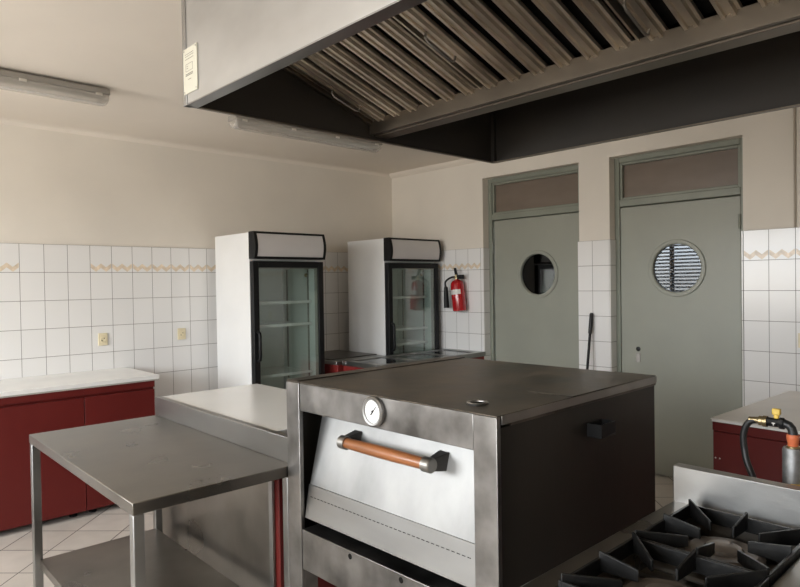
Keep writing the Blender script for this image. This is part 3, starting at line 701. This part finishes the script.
# ------------------------------------------------------------------ red counter on the right
t = thing('red_counter', 'dark red counter with pale grey top behind the stove at right', 'counter', (-1.70, -3.91, 0))
t['_local'] = 1; t.rotation_euler = (0, 0, radians(-2.1))
MB().box(.014, .96, -1.75, -.003,   .09, .856).build('body', 'redcab', t, bevel=.002)
MB().box(0.004, .98, -1.76, 0, .8565, .867).build('top_edge', 'whitetop', t, bevel=.002)
MB().box(0.0, .984, -1.764, .003, .867, .872).build('top', 'greytop', t, bevel=.002)
for k in range(3): MB().box(0.001, .014, -.004 - .56 * (k + 1), -.004 - .56 * k - .004, .10, .815).build('door', 'redcab', t, bevel=.0015)
MB().box(.004, .014, -1.72, -.004, .820, .855).build('top_rail', 'redcab', t, bevel=.001)
sc = MB()
for yy in (-.018, -.036): sc.lathe([(.0035, 0), (.0035, .0012)], (.001, yy, .70), (-1, 0, 0), 10)
sc.build('screw', 'clip', t)
MB().box(.06, .92, -1.7, -.06, 0, .09).build('plinth', 'black', t)

# ------------------------------------------------------------------ extractor hood
t = thing('extractor_hood', 'large stainless steel extractor hood with baffle filters above the oven', 'extractor hood', (-3.1, -4.4, 2.0))
hx0, hx1, hy0, hy1, hz0, hz1 = -3.79, -2.388, -5.75, -3.266, 2.0, ZC
MB().box(hx0, hx0 + .006, hy0, hy1, hz0 + .004, hz1).build('outer_panel', 'steel_h', t, bevel=.001)
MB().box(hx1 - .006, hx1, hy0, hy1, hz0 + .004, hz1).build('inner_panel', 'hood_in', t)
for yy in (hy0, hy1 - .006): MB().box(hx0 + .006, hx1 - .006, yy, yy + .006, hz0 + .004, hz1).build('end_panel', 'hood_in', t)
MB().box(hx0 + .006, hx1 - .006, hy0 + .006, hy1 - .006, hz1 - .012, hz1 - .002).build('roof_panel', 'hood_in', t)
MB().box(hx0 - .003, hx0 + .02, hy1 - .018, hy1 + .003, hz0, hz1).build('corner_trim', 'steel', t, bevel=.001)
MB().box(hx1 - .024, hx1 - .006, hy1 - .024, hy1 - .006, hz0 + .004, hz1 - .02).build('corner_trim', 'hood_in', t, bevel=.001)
lip = MB(); lw = .036
lip.box(hx0 - .002, hx0 + lw, hy0, hy1, hz0, hz0 + .004); lip.box(hx0 + lw - .003, hx0 + lw, hy0 + lw, hy1 - .016, hz0 + .004, hz0 + .016)
lip.build('bottom_lip', 'steel', t, bevel=.001)
l2 = MB(); l2.box(hx0 + lw, hx1, hy1 - .014, hy1, hz0, hz0 + .004); l2.box(hx1 - .02, hx1, hy0, hy1 - .014, hz0, hz0 + .004); l2.box(hx0 + lw, hx1 - .02, hy0, hy0 + .02, hz0, hz0 + .004)
l2.build('bottom_lip', 'rail', t, bevel=.001)
gu = MB(); g0, g1 = hy0 + .008, hy1 - .008
gu.box(-3.104, -3.098, g0, g1, 2.018, 2.070); gu.box(-3.098, -3.088, g0, g1, 2.018, 2.022)
gu.box(-3.088, -3.074, g0, g1, 2.034, 2.038); gu.box(-3.076, -3.072, g0, g1, 2.016, 2.038)
gu.box(-3.072, -3.016, g0, g1, 2.016, 2.020); gu.box(-3.020, -3.016, g0, g1, 2.020, 2.07)
gu.build('grease_gutter', 'rail', t, bevel=.0008)
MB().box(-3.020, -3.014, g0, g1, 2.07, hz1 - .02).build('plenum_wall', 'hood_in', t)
Lp, Hp = Vector((-3.086, 0, 2.050)), Vector((-3.745, 0, 2.272)); dd = (Hp - Lp); LL = dd.length; dd.normalize(); nn = Vector((-dd.z, 0, dd.x)) * 1
if nn.z > 0: nn = -nn
def FP(s_, y, h): return tuple(Lp + dd * s_ + nn * h + Vector((0, y, 0)))
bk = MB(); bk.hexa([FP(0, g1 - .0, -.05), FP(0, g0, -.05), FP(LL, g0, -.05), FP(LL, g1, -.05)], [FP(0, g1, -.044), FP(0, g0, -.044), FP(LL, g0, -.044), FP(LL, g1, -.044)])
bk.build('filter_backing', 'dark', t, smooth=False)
es = MB(); es.hexa([FP(-.0, g1, -.05), FP(-.0, g1 - .018, -.05), FP(LL, g1 - .018, -.05), FP(LL, g1, -.05)], [FP(0, g1, .004), FP(0, g1 - .018, .004), FP(LL, g1 - .018, .004), FP(LL, g1, .004)])
es.build('filter_edge_rail', 'rail', t, bevel=.001)
hw = MB(); hw.hexa([FP(LL - .02, g1 - .02, -.04), FP(LL - .02, g0, -.04), FP(LL, g0, -.04), FP(LL, g1 - .02, -.04)], [FP(LL - .02, g1 - .02, .002), FP(LL - .02, g0, .002), FP(LL, g0, .002), FP(LL, g1 - .02, .002)])
hw.build('filter_top_rail', 'rail', t)
pitch = .0815; FW = pitch * 6 + .006; y = g1 - .022
prof = [(-.028, -.022), (-.0265, -.013), (-.020, -.011), (-.018, 0), (-.0095, 0), (-.008, -.007), (.006, -.007), (.0075, 0), (.017, 0), (.019, -.011), (.0265, -.013), (.028, -.022)]
for fi in range(5):
    ya = y - FW
    if ya < g0: break
    f = MB(); s0, s1 = .004, LL - .024
    e_ = .012
    for k in range(6):
        yc = y - .003 - pitch * (k + .5)
        outer = prof; inner = [(u * .94, h - .0022) for u, h in prof[::-1]]
        P = [(u_ * .88, h_) for u_, h_ in outer + inner]; n = len(P)
        vs = [FP(s0, yc - u, h) for u, h in P] + [FP(s1, yc - u, h) for u, h in P]
        m = len(prof); fs = [(i, (i + 1) % n, n + (i + 1) % n, n + i) for i in range(n)]
        for o in (0, n):
            for i in range(m - 1): fs.append((o + i, o + i + 1, o + n - 2 - i, o + n - 1 - i))
        f.add(vs, fs)
    # cassette side frames
    for yy in (y - .0015, ya + .0015):
        f.hexa([FP(s0, yy + .0012, -.034), FP(s0, yy - .0012, -.034), FP(s1, yy - .0012, -.034), FP(s1, yy + .0012, -.034)], [FP(s0, yy + .0012, -.006), FP(s0, yy - .0012, -.006), FP(s1, yy - .0012, -.006), FP(s1, yy + .0012, -.006)])
    fo = f.build('grease_filter', 'baffle', t)
    hs = .10 if fi % 3 != 1 else .14; yc = y - .003 - pitch * .5; L0 = hs + (.02 if fi == 0 else .05)
    if fi == 2: L0 = .06
    hd = MB(); hd.tube([FP(L0, yc, 0), FP(L0, yc, .016), FP(L0 + .012, yc, .022), FP(L0 + .108, yc, .022), FP(L0 + .12, yc, .016), FP(L0 + .12, yc, 0)], .0035, 8)
    hd.build('handle', 'steel_dull', fo)
    y = ya
# notice plate on the hood's outer face
px_ = hx0 - .0035
np_ = MB().box(px_, hx0, -3.354, -3.270, 2.030, 2.157).build('notice_plate', 'paper', t, bevel=.0008)
ln = MB(); xk = px_ - .0004
def dash(y0, y1, z, hh=.0012): ln.box(xk, px_ + .0002, y0, y1, z - hh, z + hh)
for z in (2.140, 2.134, 2.126):
    y = -3.282
    while y > -3.335:
        w = random.uniform(.003, .007); dash(y - w, y, z, .0009); y -= w + .0022
for yy in (-3.286, -3.328): ln.box(xk, px_ + .0002, yy - .0006, yy + .0006, 2.092, 2.112)
dash(-3.328, -3.286, 2.112, .0005); dash(-3.328, -3.286, 2.092, .0005)
for z in (2.106, 2.100): dash(-3.300, -3.290, z, .0007)
for z in (2.084, 2.080): dash(-3.330, -3.284, z, .0013)
dash(-3.318, -3.300, 2.068, .0008)
ln.build('printed_text', 'ink', np_, smooth=False)
sw = MB()
for yy in (-3.276, -3.348):
    for z in (2.036, 2.151): sw.lathe([(.0022, 0), (.0018, .001)], (px_, yy, z), (-1, 0, 0), 10)
sw.build('screw', 'steel_dull', np_)

# ------------------------------------------------------------------ camera
yaw, pitch_, roll = radians(46.9208955), radians(-0.92266115), radians(-0.87814708)
fw = Vector((cos(yaw) * cos(pitch_), sin(yaw) * cos(pitch_), sin(pitch_)))
r = Vector((sin(yaw), -cos(yaw), 0)); u = r.cross(fw)
r2 = r * cos(roll) + u * sin(roll); u2 = -r * sin(roll) + u * cos(roll)
cd = bpy.data.cameras.new('camera'); cam = bpy.data.objects.new('camera', cd); COL.objects.link(cam)
cd.sensor_fit = 'HORIZONTAL'; cd.sensor_width = 36; cd.lens = 636.6991 * 36 / 800; cd.clip_start = .02
mw = Matrix.Identity(4)
for i in range(3): mw[i][0], mw[i][1], mw[i][2] = r2[i], u2[i], -fw[i]
mw.translation = Vector((-4.5971, -5.0194, 1.4847))
cam.matrix_world = mw
SC.camera = cam

# ------------------------------------------------------------------ daylight
w = bpy.data.worlds.new('sky'); SC.world = w; w.use_nodes = True
nt = w.node_tree; nt.nodes.clear()
bg = nt.nodes.new('ShaderNodeBackground'); o = nt.nodes.new('ShaderNodeOutputWorld')
tc = nt.nodes.new('ShaderNodeTexCoord'); sp = nt.nodes.new('ShaderNodeSeparateXYZ'); rp = nt.nodes.new('ShaderNodeValToRGB')
nt.links.new(tc.outputs['Generated'], sp.inputs[0]); nt.links.new(sp.outputs['Z'], rp.inputs[0])
rp.color_ramp.elements[0].position = 0; rp.color_ramp.elements[0].color = (.58, .56, .53, 1)
rp.color_ramp.elements[1].position = .06; rp.color_ramp.elements[1].color = (.92, .965, 1, 1)
nt.links.new(rp.outputs[0], bg.inputs[0])
bg.inputs[1].default_value = 16.0
nt.links.new(bg.outputs[0], o.inputs[0])
for (a, b) in WIN:
    ld = bpy.data.lights.new('window_daylight', 'AREA'); ld.shape = 'RECTANGLE'; ld.size = b - a; ld.size_y = WZ[1] - WZ[0]
    ld.cycles.is_portal = True
    lo = bpy.data.objects.new('window_daylight', ld); COL.objects.link(lo)
    lo.location = (XL - .16, (a + b) / 2, (WZ[0] + WZ[1]) / 2); lo.rotation_euler = (radians(90), 0, radians(-90))
vs = SC.view_settings
SC.display_settings.display_device = 'sRGB'
vs.view_transform = 'Standard'; vs.look = 'None'; vs.gamma = 1; vs.exposure = .12; vs.use_curve_mapping = False
SC.cycles.max_bounces = 10; SC.cycles.diffuse_bounces = 6; SC.cycles.glossy_bounces = 5; SC.cycles.transparent_max_bounces = 12
SC.cycles.sample_clamp_indirect = 6
